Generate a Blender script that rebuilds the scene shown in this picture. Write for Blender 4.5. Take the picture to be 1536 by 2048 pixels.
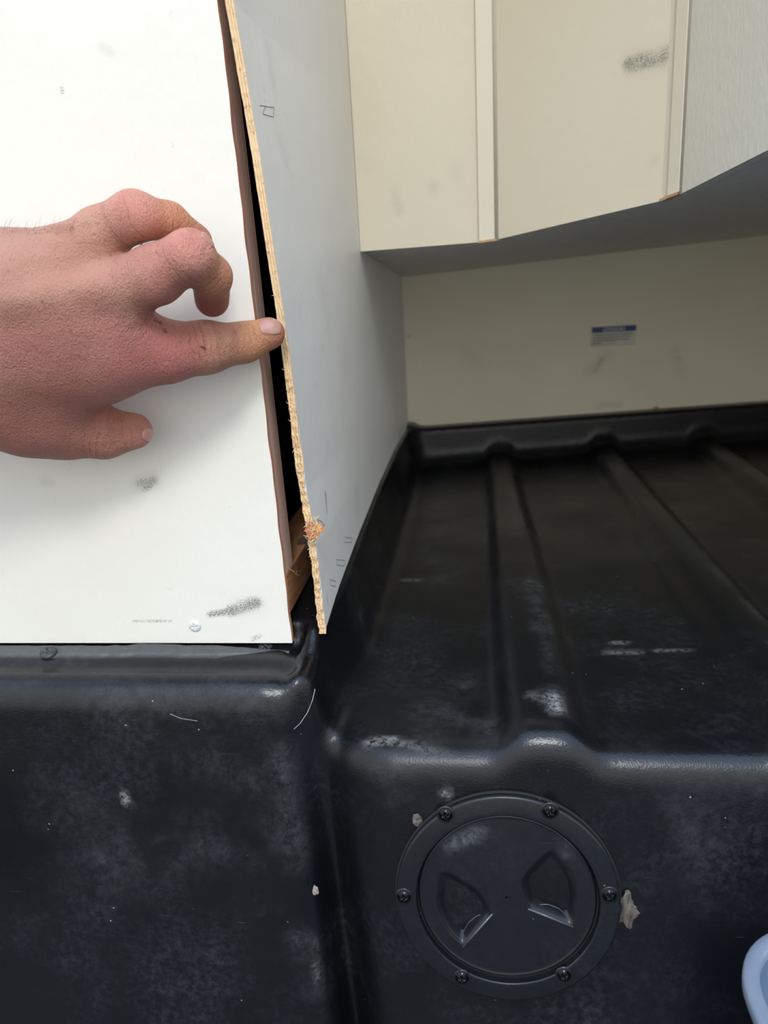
import bpy, bmesh, math, random
import numpy as np
from mathutils import Vector, Matrix, noise as mnoise
random.seed(7); rng = np.random.default_rng(7)
for o in list(bpy.data.objects): bpy.data.objects.remove(o)
S = bpy.context.scene; COL = S.collection

# ------------------------------------------------------------ camera
F = 1500.0                                  # focal length in pixels of the 1536x2048 frame
Yc = np.array([172, 464, 1500.]); Yc /= np.linalg.norm(Yc)
Zc = -np.array([282, -4776, 1500.]); Zc -= Yc*Zc.dot(Yc); Zc /= np.linalg.norm(Zc)
Xc = np.cross(Yc, Zc); Xc = Xc if Xc[0] > 0 else -Xc
M = np.array([Xc, Yc, Zc])                  # world = M @ (right, up, forward); camera stands at the origin
cam_d = bpy.data.cameras.new('camera'); cam = bpy.data.objects.new('camera', cam_d); COL.objects.link(cam)
cam_d.sensor_fit = 'VERTICAL'; cam_d.sensor_height = 36; cam_d.lens = F/2048*36
cam_d.clip_start = 0.02; cam_d.clip_end = 50
cam.matrix_world = Matrix([[M[i][0], M[i][1], -M[i][2], 0] for i in range(3)] + [[0, 0, 0, 1]])
cam_d.dof.use_dof = True; cam_d.dof.focus_distance = 0.385; cam_d.dof.aperture_fstop = 12
S.camera = cam

# ------------------------------------------------------------ world, light, exposure
W = bpy.data.worlds.new('world'); S.world = W; W.use_nodes = True
nt = W.node_tree; nt.nodes.clear()
wo = nt.nodes.new('ShaderNodeOutputWorld'); bg = nt.nodes.new('ShaderNodeBackground')
tc = nt.nodes.new('ShaderNodeTexCoord'); sp = nt.nodes.new('ShaderNodeSeparateXYZ')
mr = nt.nodes.new('ShaderNodeMapRange'); mr.inputs[1].default_value = -1; mr.inputs[2].default_value = 1
cr = nt.nodes.new('ShaderNodeValToRGB')
el = cr.color_ramp.elements
el[0].position = 0.22; el[0].color = (.012, .012, .018, 1)
el[1].position = 1.0; el[1].color = (1.2, 1.65, 2.5, 1)
for p, c in ((.385, (.055, .06, .075, 1)), (.46, (.42, .44, .44, 1)), (.52, (.96, .93, .84, 1)), (.70, (1.15, 1.2, 1.25, 1))):
    e = el.new(p); e.color = c
bg.inputs['Strength'].default_value = 1.2
nt.links.new(tc.outputs['Generated'], sp.inputs[0]); nt.links.new(sp.outputs['Z'], mr.inputs[0])
nt.links.new(mr.outputs[0], cr.inputs[0]); nt.links.new(cr.outputs[0], bg.inputs[0]); nt.links.new(bg.outputs[0], wo.inputs[0])
def area(name, loc, target, size, power, color):
    l = bpy.data.lights.new(name, 'AREA'); l.shape = 'DISK'; l.size = size; l.energy = power; l.color = color
    o = bpy.data.objects.new(name, l); COL.objects.link(o); o.location = loc
    o.rotation_euler = (Vector(target)-Vector(loc)).to_track_quat('-Z', 'Y').to_euler(); return o
area('daylight', (.15, -1.75, 2.15), (0, .4, -.15), .75, 43, (1, .98, .935))
S.view_settings.view_transform = 'Standard'; S.view_settings.look = 'None'
S.view_settings.gamma = 1; S.view_settings.exposure = .12; S.view_settings.use_curve_mapping = False

# ------------------------------------------------------------ helpers
def ray(px, py): return M @ np.array([px-768., 1024.-py, F])
def P(px, py, **k):                          # where the sight line of a pixel meets an axis plane (building aid)
    d = ray(px, py); (a, v), = k.items(); return d*(v/d['XYZ'.index(a)])
def Ppl(px, py, c, n):
    d = ray(px, py); return d*(np.dot(c, n)/np.dot(d, n))
def depth_of(p): return float((M.T @ np.asarray(p))[2])

def tag(o, label=None, cat=None, group=None, kind=None):
    if label: o['label'] = label
    if cat: o['category'] = cat
    if group: o['group'] = group
    if kind: o['kind'] = kind
    return o
def mesh_obj(name, verts, faces, mat, parent=None, smooth=False, mats=None, midx=None):
    me = bpy.data.meshes.new(name); me.from_pydata([tuple(map(float, v)) for v in verts], [], [tuple(map(int, f)) for f in faces])
    for m in (mats or [mat]): me.materials.append(m)
    if midx is not None: me.polygons.foreach_set('material_index', np.asarray(midx, 'i'))
    if smooth: me.polygons.foreach_set('use_smooth', [True]*len(me.polygons))
    me.update()
    o = bpy.data.objects.new(name, me); COL.objects.link(o)
    if parent: o.parent = parent; o.matrix_parent_inverse = parent.matrix_world.inverted()
    return o
def empty(name, loc):
    o = bpy.data.objects.new(name, None); COL.objects.link(o); o.location = loc; o.empty_display_size = .02
    bpy.context.view_layer.update(); return o
def attr(o, name, vals):
    a = o.data.attributes.new(name, 'FLOAT', 'POINT'); a.data.foreach_set('value', np.asarray(vals, 'f'))
def box(name, lo, hi, mat, parent=None, bevel=0.0, seg=2):
    bm = bmesh.new(); bmesh.ops.create_cube(bm, size=1)
    lo = np.array(lo, float); hi = np.array(hi, float)
    for v in bm.verts: v.co = Vector(((lo+hi)/2+np.array(v.co)*(hi-lo)))
    if bevel: bmesh.ops.bevel(bm, geom=bm.edges[:], offset=bevel, segments=seg, profile=.5, affect='EDGES')
    me = bpy.data.meshes.new(name); bm.to_mesh(me); bm.free(); me.materials.append(mat)
    o = bpy.data.objects.new(name, me); COL.objects.link(o)
    if parent: o.parent = parent; o.matrix_parent_inverse = parent.matrix_world.inverted()
    return o
def tube(pts, r, seg=6, r_end=None):
    pts = [Vector(p) for p in pts]; V = []; Fc = []
    n = len(pts)
    for i, p in enumerate(pts):
        t = (pts[min(i+1, n-1)]-pts[max(i-1, 0)]).normalized()
        a = t.cross(Vector((.13, .31, .94))).normalized(); b = t.cross(a)
        rr = r if r_end is None else r+(r_end-r)*i/(n-1)
        for k in range(seg):
            w = 2*math.pi*k/seg; V.append(p+a*rr*math.cos(w)+b*rr*math.sin(w))
    for i in range(n-1):
        for k in range(seg):
            Fc.append((i*seg+k, i*seg+(k+1) % seg, (i+1)*seg+(k+1) % seg, (i+1)*seg+k))
    Fc.append(tuple(range(seg))[::-1]); Fc.append(tuple((n-1)*seg+k for k in range(seg)))
    return V, Fc
def merge(parts):
    V = []; Fc = []
    for v, f in parts:
        b = len(V); V += list(v); Fc += [tuple(i+b for i in q) for q in f]
    return V, Fc
def sstep(a, b, x):
    t = np.clip((x-a)/(b-a), 0, 1); return t*t*(3-2*t)
def seg_dist(p, a, b):
    ab = b-a; t = np.clip(((p-a)@ab)/max(ab@ab, 1e-12), 0, 1)
    return np.linalg.norm(p-(a+t[:, None]*ab), axis=1)
def strokes(o, name, lst):                   # lst: (pointA, pointB, radius, strength) -> soft stain mask on the vertices
    co = np.empty(len(o.data.vertices)*3, 'f'); o.data.vertices.foreach_get('co', co); co = co.reshape(-1, 3).astype(float)
    m = np.zeros(len(co))
    for a, b, r, s in lst:
        m = np.maximum(m, s*np.exp(-(seg_dist(co, np.asarray(a, float), np.asarray(b, float))/r)**2))
    attr(o, name, m)

# ---- node helpers
def mat_new(name):
    m = bpy.data.materials.new(name); m.use_nodes = True; t = m.node_tree
    b = t.nodes['Principled BSDF']; return m, t, b
class N:
    def __init__(s, t): s.t = t; s.tc = None
    def node(s, typ, **k):
        n = s.t.nodes.new(typ)
        for a, v in k.items(): setattr(n, a, v)
        return n
    def put(s, n, i, v):
        if hasattr(v, 'links') or isinstance(v, bpy.types.NodeSocket): s.t.links.new(v, n.inputs[i])
        else: n.inputs[i].default_value = v
    def obj(s):
        if not s.tc: s.tc = s.node('ShaderNodeTexCoord').outputs['Object']
        return s.tc
    def mapping(s, scale):
        n = s.node('ShaderNodeMapping'); s.put(n, 'Vector', s.obj()); n.inputs['Scale'].default_value = scale; return n.outputs[0]
    def noise(s, scale, detail=3, rough=.5, vec=None):
        n = s.node('ShaderNodeTexNoise'); s.put(n, 'Vector', vec if vec is not None else s.obj())
        n.inputs['Scale'].default_value = scale; n.inputs['Detail'].default_value = detail; n.inputs['Roughness'].default_value = rough
        return n.outputs[0]
    def voro(s, scale, vec=None, feature='F1', rnd=1):
        n = s.node('ShaderNodeTexVoronoi', feature=feature); s.put(n, 'Vector', vec if vec is not None else s.obj())
        n.inputs['Scale'].default_value = scale; n.inputs['Randomness'].default_value = rnd
        return n.outputs['Distance']
    def rng(s, v, a, b, c=0., d=1.):
        n = s.node('ShaderNodeMapRange', interpolation_type='SMOOTHSTEP')
        s.put(n, 0, v); n.inputs[1].default_value = a; n.inputs[2].default_value = b; n.inputs[3].default_value = c; n.inputs[4].default_value = d
        return n.outputs[0]
    def math(s, op, a, b=0., c=0.):
        n = s.node('ShaderNodeMath', operation=op); s.put(n, 0, a); s.put(n, 1, b)
        if op in ('MULTIPLY_ADD',): s.put(n, 2, c)
        return n.outputs[0]
    def mix(s, f, a, b):
        n = s.node('ShaderNodeMix', data_type='RGBA'); s.put(n, 0, f)
        for i, v in ((6, a), (7, b)):
            if isinstance(v, tuple) and len(v) == 3: v = v+(1,)
            s.put(n, i, v)
        return n.outputs[2]
    def attr(s, name, out='Fac'):
        n = s.node('ShaderNodeAttribute', attribute_name=name); return n.outputs[out]
    def bump(s, h, strength, dist, nrm=None):
        n = s.node('ShaderNodeBump'); s.put(n, 'Height', h); n.inputs['Strength'].default_value = strength; n.inputs['Distance'].default_value = dist
        if nrm is not None: s.put(n, 'Normal', nrm)
        return n.outputs[0]
def simple(name, col, rough=.5, metal=0., var=.08, nscale=40, bumpd=0., spec=.5):
    m, t, b = mat_new(name); n = N(t)
    f = n.noise(nscale, 4)
    c2 = tuple(max(0, c*(1-var*2)) for c in col)
    n.put(b, 'Base Color', n.mix(n.rng(f, .3, .75), col, c2))
    b.inputs['Roughness'].default_value = rough; b.inputs['Metallic'].default_value = metal; b.inputs['Specular IOR Level'].default_value = spec
    if bumpd: n.put(b, 'Normal', n.bump(n.noise(nscale*6, 3), .6, bumpd))
    return m

def paint_mat(name, col, rough, marks=True, tex=.00025):
    m, t, b = mat_new(name); n = N(t)
    big = n.noise(7, 3); c = n.mix(n.rng(big, .35, .7), col, tuple(x*y for x, y in zip(col, (.955, .95, .93))))
    # small dark specks and fine scratches
    sp_ = n.rng(n.noise(420, 2, .6), .70, .78); msk = n.rng(n.noise(24, 3), .5, .7)
    c = n.mix(n.math('MULTIPLY', n.math('MULTIPLY', sp_, msk), .45), c, (.25, .23, .19))
    fine = n.noise(1.0, 3, .6, n.mapping((500, 500, 120)))
    c = n.mix(n.math('MULTIPLY', n.rng(fine, .62, .8), .10), c, (.35, .34, .30))
    if marks:
        brk = n.math('ADD', n.rng(n.noise(1.0, 4, .75, n.mapping((800, 1100, 1900))), .40, .62), n.rng(n.noise(60, 3), .3, .7, 0, .5))
        mk = n.math('MULTIPLY', n.attr('mark'), brk)
        c = n.mix(n.rng(mk, .08, .8, 0, .92), c, (.12, .12, .11))
        soft = n.attr('smudge'); c = n.mix(soft, c, (.36, .34, .27))
    n.put(b, 'Base Color', c); b.inputs['Roughness'].default_value = rough
    h = n.noise(1.0, 4, .6, n.mapping((260, 260, 150)))
    n.put(b, 'Normal', n.bump(n.noise(35, 3), .35, .001, n.bump(h, .7, tex)))
    return m
M_front = paint_mat('front_paint', (.83, .805, .725), .42)
M_side = paint_mat('side_paint', (.85, .845, .82), .45)
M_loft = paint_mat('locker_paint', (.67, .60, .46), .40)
M_back = paint_mat('back_paint', (.86, .80, .63), .45)
M_trimp = paint_mat('trim_paint', (.70, .64, .51), .38, marks=False)
M_under = simple('underside_paint', (.88, .85, .80), .55, var=.05, nscale=120, bumpd=.0002)
M_room = simple('room_paint', (.80, .76, .66), .6, nscale=5)
M_deck = simple('deck_coating', (.06, .06, .06), .7, nscale=60, bumpd=.001)

def wood_mat(name, a, bcol, dark, scale, rough=.65, vec=(1, 1, .06)):
    m, t, b = mat_new(name); n = N(t)
    v = n.mapping(tuple(scale*x for x in vec)); g = n.noise(1.0, 5, .6, v)
    c = n.mix(n.rng(g, .35, .62), a, bcol); c = n.mix(n.math('MULTIPLY', n.rng(n.noise(2.6, 4, .7, v), .58, .74), .7), c, dark)
    n.put(b, 'Base Color', c); b.inputs['Roughness'].default_value = rough
    n.put(b, 'Normal', n.bump(g, .8, .0004)); return m
M_stud = wood_mat('stud_wood', (.86, .64, .52), (.76, .53, .42), (.5, .3, .22), 420)
M_red = wood_mat('red_veneer', (.66, .30, .18), (.50, .20, .11), (.28, .09, .05), 700)
M_cleat = wood_mat('cleat_wood', (.46, .235, .11), (.33, .15, .07), (.14, .06, .03), 260, vec=(1, .12, 1))
M_raw = wood_mat('raw_veneer', (.40, .25, .14), (.30, .18, .10), (.15, .08, .04), 300)
M_chip = wood_mat('chip_wood', (.74, .36, .13), (.62, .24, .09), (.40, .13, .05), 900, vec=(.5, 1, .5))
M_fibre = simple('pale_fibre', (.82, .62, .36), .8, nscale=300, var=.15)
M_tan = simple('bare_wood_end', (.62, .40, .22), .7, nscale=400, var=.15)
# plywood edge: plies banded through the thickness
M_edge, t, b = mat_new('ply_edge'); n = N(t)
th = n.attr('thick'); g = n.noise(1.0, 5, .7, n.mapping((900, 900, 90)))
w = n.math('ADD', n.math('MULTIPLY', th, 19.0), n.math('MULTIPLY', g, 3.2)); s_ = n.math('SINE', w)
c = n.mix(n.rng(s_, -.3, 1., 0, .7), (.84, .60, .34), (.56, .34, .16))
c = n.mix(n.rng(n.noise(330, 4, .8), .55, .72), c, (.33, .17, .07))
c = n.mix(n.rng(n.noise(35, 3), .5, .8), c, (.86, .66, .40))
n.put(b, 'Base Color', c); b.inputs['Roughness'].default_value = .75; n.put(b, 'Normal', n.bump(g, 1, .0006))

# moulded black plastic with dust, scuffs and scratches
def plastic(name, base=(.0042, .0046, .006), rough=.29, dusty=1., bumpd=.00035):
    m, t, b = mat_new(name); n = N(t)
    cloud = n.rng(n.noise(11, 7, .68), .44, .66); grain = n.rng(n.noise(260, 4, .7), .35, .75)
    c = n.mix(n.math('MULTIPLY', n.math('MULTIPLY', cloud, grain), .55*dusty), base, (.040, .044, .050))
    specks = n.math('MULTIPLY', n.rng(n.voro(95), .055, .03), n.rng(n.noise(30, 2), .52, .62))
    c = n.mix(n.math('MULTIPLY', specks, .8*dusty), c, (.34, .34, .32))
    scr = n.rng(n.noise(1., 2, .5, n.mapping((40, 30, 900))), .74, .8)
    c = n.mix(n.math('MULTIPLY', scr, .14*dusty), c, (.3, .31, .33))
    brk = n.math('MULTIPLY', n.rng(n.noise(150, 7, .85), .34, .72), n.rng(n.noise(38, 3), .3, .65))
    c = n.mix(n.math('MULTIPLY', n.attr('dust'), brk), c, (.17, .18, .19))
    brk2 = n.rng(n.noise(320, 5, .8), .38, .55)
    c = n.mix(n.math('MULTIPLY', n.attr('chalk'), brk2), c, (.50, .50, .47))
    n.put(b, 'Base Color', c)
    n.put(b, 'Roughness', n.math('ADD', n.rng(n.noise(14, 4), .3, .7, rough-.05, rough+.07), n.math('MULTIPLY', n.attr('dust'), .15)))
    b.inputs['Specular IOR Level'].default_value = .40
    h = n.noise(900, 2, .5)
    n.put(b, 'Normal', n.bump(n.noise(28, 3), .25, .0012, n.bump(h, .35, bumpd)))
    return m
M_black = plastic('black_liner_plastic')
M_plate = plastic('deck_plate_plastic', (.008, .009, .011), .30, .5, .00012)
M_gasket = simple('gasket_foam', (.008, .008, .008), .8)
M_screwb = simple('black_screw', (.02, .02, .022), .16, .9, .1, 300)
M_screwl = simple('dulled_screw', (.06, .062, .065), .42, .3, .2, 400, .0001)
M_shine = simple('rim_glint_paint', (.12, .125, .135), .25, .3)
M_seal = simple('grey_sealant', (.075, .078, .08), .42, nscale=300, bumpd=.0003)
M_debris = wood_mat('dried_adhesive', (.17, .14, .115), (.08, .07, .06), (.03, .027, .025), 700)

# ------------------------------------------------------------ implicit surfaces
def smin(a, b, k):
    h = np.maximum(k-np.abs(a-b), 0)/k; return np.minimum(a, b)-h*h*k*.25
def smax(a, b, k): return -smin(-a, -b, k)
def field(fn, lo, hi, h, coarse=5, pad=1.3):
    lo = np.array(lo, float); n = (np.ceil((np.array(hi)-lo)/h/coarse).astype(int))*coarse
    nc = n//coarse; H = h*coarse
    g = np.stack(np.meshgrid(*[lo[i]+(np.arange(nc[i])+.5)*H-.5*h for i in range(3)], indexing='ij'), -1).reshape(-1, 3)
    dc = fn(g).reshape(nc)
    act = np.abs(dc) < H*.87*pad+h
    f = np.repeat(np.repeat(np.repeat(np.where(dc < 0, -1., 1.), coarse, 0), coarse, 1), coarse, 2).astype('f')
    blk = np.argwhere(act); off = np.stack(np.meshgrid(*[np.arange(coarse)]*3, indexing='ij'), -1).reshape(-1, 3)
    for s in range(0, len(blk), 6000):
        idx = (blk[s:s+6000, None, :]*coarse+off[None]).reshape(-1, 3)
        f[idx[:, 0], idx[:, 1], idx[:, 2]] = fn(lo+idx*h)
    return f, lo
def surface_nets(f, lo, h, fn=None):
    n = np.array(f.shape); s = f < 0
    c = s[:-1, :-1, :-1].astype('i1')
    tot = np.zeros(n-1, 'i1')
    for i in (0, 1):
        for j in (0, 1):
            for k in (0, 1): tot += s[i:n[0]-1+i, j:n[1]-1+j, k:n[2]-1+k]
    cells = np.argwhere((tot > 0) & (tot < 8))
    vid = -np.ones(n-1, 'i4'); vid[cells[:, 0], cells[:, 1], cells[:, 2]] = np.arange(len(cells))
    acc = np.zeros((len(cells), 3)); cnt = np.zeros(len(cells))
    for ax in range(3):
        o1, o2 = [a for a in range(3) if a != ax]
        for u in (0, 1):
            for v in (0, 1):
                a = cells.copy(); a[:, o1] += u; a[:, o2] += v; bq = a.copy(); bq[:, ax] += 1
                fa = f[a[:, 0], a[:, 1], a[:, 2]]; fb = f[bq[:, 0], bq[:, 1], bq[:, 2]]
                m = (fa < 0) != (fb < 0); t_ = np.where(m, fa/np.where(m, fa-fb, 1), 0)
                p = a.astype(float); p[:, ax] += t_; acc[m] += p[m]; cnt[m] += 1
    V = lo+acc/cnt[:, None]*h
    quads = []
    for ax in range(3):
        o1, o2 = (ax+1) % 3, (ax+2) % 3
        sl = [slice(0, n[i]) for i in range(3)]
        A = [slice(None)]*3; B = [slice(None)]*3
        A[ax] = slice(0, n[ax]-1); B[ax] = slice(1, n[ax])
        sa, sb = s[tuple(A)], s[tuple(B)]
        e = np.argwhere(sa != sb)
        e = e[(e[:, o1] > 0) & (e[:, o2] > 0) & (e[:, o1] < n[o1]-1) & (e[:, o2] < n[o2]-1)]
        inside = sa[e[:, 0], e[:, 1], e[:, 2]]
        q = []
        for (u, v) in ((-1, -1), (0, -1), (0, 0), (-1, 0)):
            p = e.copy(); p[:, o1] += u; p[:, o2] += v; q.append(vid[p[:, 0], p[:, 1], p[:, 2]])
        q = np.stack(q, 1); q[~inside] = q[~inside][:, ::-1]; quads.append(q)
    Q = np.concatenate(quads); Q = Q[(Q >= 0).all(1)]
    if fn is not None:
        for _ in range(3):
            d, g = grad(fn, V, h*.25); V = V-g*np.clip(d, -h*.5, h*.5)[:, None]
    return V, Q
def grad(fn, p, e):
    d = fn(p); g = np.stack([fn(p+np.eye(3)[i]*e)-fn(p-np.eye(3)[i]*e) for i in range(3)], 1)
    return d, g/np.maximum(np.linalg.norm(g, axis=1), 1e-9)[:, None]

# ------------------------------------------------------------ setting, out of frame mostly
Y0 = .38                                     # plane of the front plywood panel
ZF = -.62
def grid_plane(name, o, u, v, nu, nv, thick, mat, edge_mat, parent=None, warp=None):
    """front face as a fine grid, solid behind: o + s*u + t*v, thickness vector 'thick'"""
    o, u, v, thick = map(lambda a: np.array(a, float), (o, u, v, thick)); V = []; Fc = []; mi = []
    S_, T_ = np.meshgrid(np.linspace(0, 1, nu), np.linspace(0, 1, nv), indexing='ij')
    G = o+S_[..., None]*u+T_[..., None]*v
    if warp is not None: G = warp(G)
    V = list(G.reshape(-1, 3)); idx = np.arange(nu*nv).reshape(nu, nv)
    for i in range(nu-1):
        for j in range(nv-1): Fc.append((idx[i, j], idx[i+1, j], idx[i+1, j+1], idx[i, j+1])); mi.append(0)
    ring = [idx[i, 0] for i in range(nu)]+[idx[nu-1, j] for j in range(1, nv)]+[idx[i, nv-1] for i in range(nu-2, -1, -1)]+[idx[0, j] for j in range(nv-2, 0, -1)]
    b0 = len(V); V += [V[i]+thick for i in ring]; m = len(ring)
    for k in range(m): Fc.append((ring[k], b0+k, b0+(k+1) % m, ring[(k+1) % m])); mi.append(1)
    Fc.append(tuple(range(b0, b0+m))[::-1]); mi.append(1)
    return mesh_obj(name, V, Fc, None, parent, mats=[mat, edge_mat], midx=mi)
floor = box('floor', (-.64, -.9, ZF-.02), (.72, 1.25, ZF), M_deck); tag(floor, 'dark coated cabin floor below the black moulded liner', 'floor', kind='structure')
ceil_ = box('ceiling', (-.64, .30, .56), (.72, 1.25, .58), M_room); tag(ceil_, 'painted roof panel above the overhead locker, unseen, added to hold off light from above', 'ceiling', kind='structure')  # unseen roof, added to keep light out from above
wr = box('wall_right', (.70, .30, ZF), (.72, 1.25, .56), M_room); tag(wr, 'painted side wall out of frame at the right, added to close off light', 'wall', kind='structure')  # unseen wall, added to close the right side against light
wl = box('wall_left', (-.64, .384, ZF), (-.62, 1.25, .56), M_raw); tag(wl, 'bare inner hull wall behind the front panel', 'wall', kind='structure')

# back wall: a little skewed, right end farther away
yb = lambda x: .9861+.2155*(x+.0867)
bx0, bx1 = -.095, .70
back = grid_plane('wall_back', (bx0, yb(bx0), -.1835), (bx1-bx0, yb(bx1)-yb(bx0), 0), (0, 0, .30), 200, 90, (0, .006, 0), M_back, M_back)
tag(back, 'cream painted back wall above the rear rim of the black liner', 'wall', kind='structure')
nb = np.array([-.2155, 1, 0.]); nb /= np.linalg.norm(nb); cb = np.array([-.0867, .9861, 0])
B = lambda x, y: Ppl(x, y, cb, nb)
strokes(back, 'mark', [(B(1358, 716), B(1360, 720), .004, .55), (B(815, 671), B(817, 674), .003, .6), (B(1205, 716), B(1192, 742), .006, .35)])
strokes(back, 'smudge', [(B(1215, 710), B(1180, 742), .008, .22), (B(930, 690), B(955, 730), .012, .10), (B(1350, 705), B(1362, 740), .008, .15), (B(1240, 810), B(1200, 812), .006, .2)])
chipb = mesh_obj('paint_chip', *tube([B(1306, 818)-nb*.001, B(1312, 814)-nb*.002, B(1316, 819)-nb*.001], .0022, 6), M_tan, back)

M_dark = simple('gap_dark_paint', (.006, .006, .007), .9)
wm = box('gap_dark_sheet', (-.62, .640, ZF), (-.0900, .650, .56), M_dark); tag(wm, 'black sheet added to stand in for the dark of the gap behind the front panel', 'wall', kind='structure')  # added sheet, coloured black so that the gap looks unlit
# ------------------------------------------------------------ front panel (white, left)
zpb = -.193
xr = lambda z: -.1054-.0147*(z+.193)
fp = grid_plane('plywood_panel', (-.62, Y0, zpb), (.62-.1054, 0, 0), (0, 0, .70), 250, 350, (0, .004, 0), M_front, M_red,
                warp=lambda G: np.stack([G[..., 0]+sstep(-.20, -.1054, G[..., 0])*(xr(G[..., 2])+.1054+.0003*np.sin(G[..., 2]*190)*np.sin(G[..., 2]*63)), G[..., 1], G[..., 2]], -1))
tag(fp, 'white painted plywood front panel under the hand, above the left black liner block', 'panel')
A = lambda x, y: P(x, y, Y=Y0)
strokes(fp, 'mark', [(A(420, 1229), A(465, 1222), .0022, .75), (A(462, 1222), A(512, 1206), .0036, .95), (A(478, 1204), A(500, 1198), .0018, .6), (A(265, 1242), A(345, 1243), .0012, .6),
                     (A(280, 965), A(308, 962), .0028, .62), (A(288, 978), A(300, 972), .002, .7), (A(505, 1278), A(520, 1272), .0018, .6), (A(440, 1188), A(455, 1184), .0012, .35),
                     (A(343, 285), A(346, 300), .001, .35), (A(124, 178), A(126, 184), .0012, .5), (A(342, 18), A(350, 50), .0006, .35), (A(330, 1175), A(345, 1178), .001, .3)])
strokes(fp, 'smudge', [(A(285, 968), A(305, 962), .005, .35), (A(88, 962), A(98, 966), .003, .18), (A(480, 1215), A(510, 1208), .006, .18), (A(205, 95), A(222, 105), .002, .2)])
# screws
def pan_screw(name, c, nrm, R, dome, mat, parent, cross=True, spin=.4):
    nrm = Vector(nrm).normalized(); u = nrm.cross(Vector((0, 0, 1))); u = u.normalized() if u.length > .1 else Vector((1, 0, 0)); v = nrm.cross(u)
    NR, NA = 9, 32; V = []; Fc = []
    for i in range(NR+1):
        r = i/NR
        for k in range(NA):
            a = 2*math.pi*k/NA; x, y = r*math.cos(a), r*math.sin(a)
            h = dome*(1-r**2.4)
            if cross:
                xx = x*math.cos(spin)+y*math.sin(spin); yy = -x*math.sin(spin)+y*math.cos(spin)
                if (abs(xx) < .12 and abs(yy) < .5) or (abs(yy) < .12 and abs(xx) < .5): h -= dome*.75
            V.append(Vector(c)+u*x*R+v*y*R+nrm*h)
    for i in range(NR):
        for k in range(NA): Fc.append((i*NA+k, (i+1)*NA+k, (i+1)*NA+(k+1) % NA, i*NA+(k+1) % NA))
    b0 = len(V)
    for k in range(NA):
        a = 2*math.pi*k/NA; V.append(Vector(c)+u*R*1.02*math.cos(a)+v*R*1.02*math.sin(a)-nrm*.0012)
    for k in range(NA): Fc.append((NR*NA+k, b0+k, b0+(k+1) % NA, NR*NA+(k+1) % NA))
    return mesh_obj(name, V, Fc, mat, parent, smooth=True)
M_pscrew = simple('painted_screw', (.74, .75, .74), .3, nscale=200)
sc = pan_screw('screw', A(390, 1252)+np.array([0, -.0002, 0]), (0, -1, 0), .0037, .0012, M_pscrew, fp, spin=.15); tag(sc, 'white painted screw head')

# stud and cleat behind the panel edge
zst = P(600, 1130, Y=.40)[2]
st = grid_plane('timber_stud', (-.1068, .3845, zst), (.0, .0185, 0), (0, 0, .56-zst-.06), 3, 60, (-.035, 0, 0), M_stud, M_stud,
                warp=lambda G: np.stack([xr(G[..., 2])-.0006, G[..., 1], G[..., 2]], -1))
tag(st, 'pinkish brown timber stud behind the right edge of the white front panel', 'timber')
xcl = xr(-.17)-.0004
cl_t = P(590, 1128, X=xcl)[2]; cl_b = P(588, 1213, X=xcl)[2]
cl = box('timber_cleat', (xcl-.022, .3845, cl_b), (xcl, .60, zst-.0003), M_cleat, bevel=.0006)
tag(cl, 'brown timber cleat at the foot of the gap, under the pinkish stud', 'timber')
kn = mesh_obj('hole_disc', *tube([P(607, 1088, Z=zst-.002), P(607, 1088, Z=zst)+np.array([0, 0, .0004])], .0040, 14), simple('hole_dark', (.05, .025, .015), .7), cl)  # dark disc standing in for the shade inside a hole
fb = merge([tube([P(579, 1138, X=xcl+.001), P(588, 1143, X=xcl+.003), P(592, 1149, X=xcl+.003), P(599, 1151, X=xcl+.003)], .00015, 4),
            tube([P(592, 1149, X=xcl+.003), P(594, 1142, X=xcl+.004)], .00012, 4)])
mesh_obj('fibre', *fb, M_fibre, cl)

# ------------------------------------------------------------ loose side panel
lipY = np.array([.345, .370, .384, .418, .454, .5265, .66, .80, .972, 1.3]); lipZ = np.array([-.1995, -.1965, -.1841, -.1799, -.1776, -.174, -.1703, -.1711, -.1794, -.20])
lip = lambda y: np.interp(y, lipY, lipZ)
ez = []; ex = []
for q in ((650, 1255), (632, 1100), (612, 985), (597, 860), (580, 720), (563, 600), (545, 485), (519, 310), (490, 140), (466, 0)):
    p = P(*q, Y=Y0); ez.append(p[2]); ex.append(p[0])
ez = np.array(ez); ex = np.array(ex)
def xfront(z): return np.where(z > ez[-1], ex[-1]-.004*(z-ez[-1]), np.interp(z, ez, ex))
def xs(y, z): return -.0853+(xfront(z)+.0853)*sstep(.60, .38, y)
NY, NZ = 130, 420
ys = np.concatenate([np.linspace(.381, .46, 50), np.linspace(.462, .985, NY-50)]); tz = np.linspace(0, 1, NZ)
V = []; 
zz = np.empty((NY, NZ)); yy = np.empty((NY, NZ)); 
jag = np.array([mnoise.noise(Vector((3.1, 7.7, z*300)))*.0009+mnoise.noise(Vector((1.1, 2.7, z*60)))*.0009 for z in np.linspace(-.2, .5, 3000)])
for i, y in enumerate(ys):
    zb = lip(y)-.0006-(.0 if y > .39 else 0.0); zz[i] = zb+(.50-zb)*(tz**1.25)
    yy[i] = y
low = sstep(-.03, -.10, zz[0])
yy[0] += np.interp(zz[0], np.linspace(-.2, .5, 3000), jag)*(.25+low)
X = xs(yy, zz)
TH = .0040+.0*zz
rag = np.interp(zz, np.linspace(-.2, .5, 3000), np.roll(jag, 900))*.9
XL = X-TH
XL[0] -= rag[0]*(.25+low)*.8; X0r = X.copy(); X0r[0] += np.interp(zz[0], np.linspace(-.2, .5, 3000), np.roll(jag, 1700))*(.15+low*.8)
nf = 6
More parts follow.
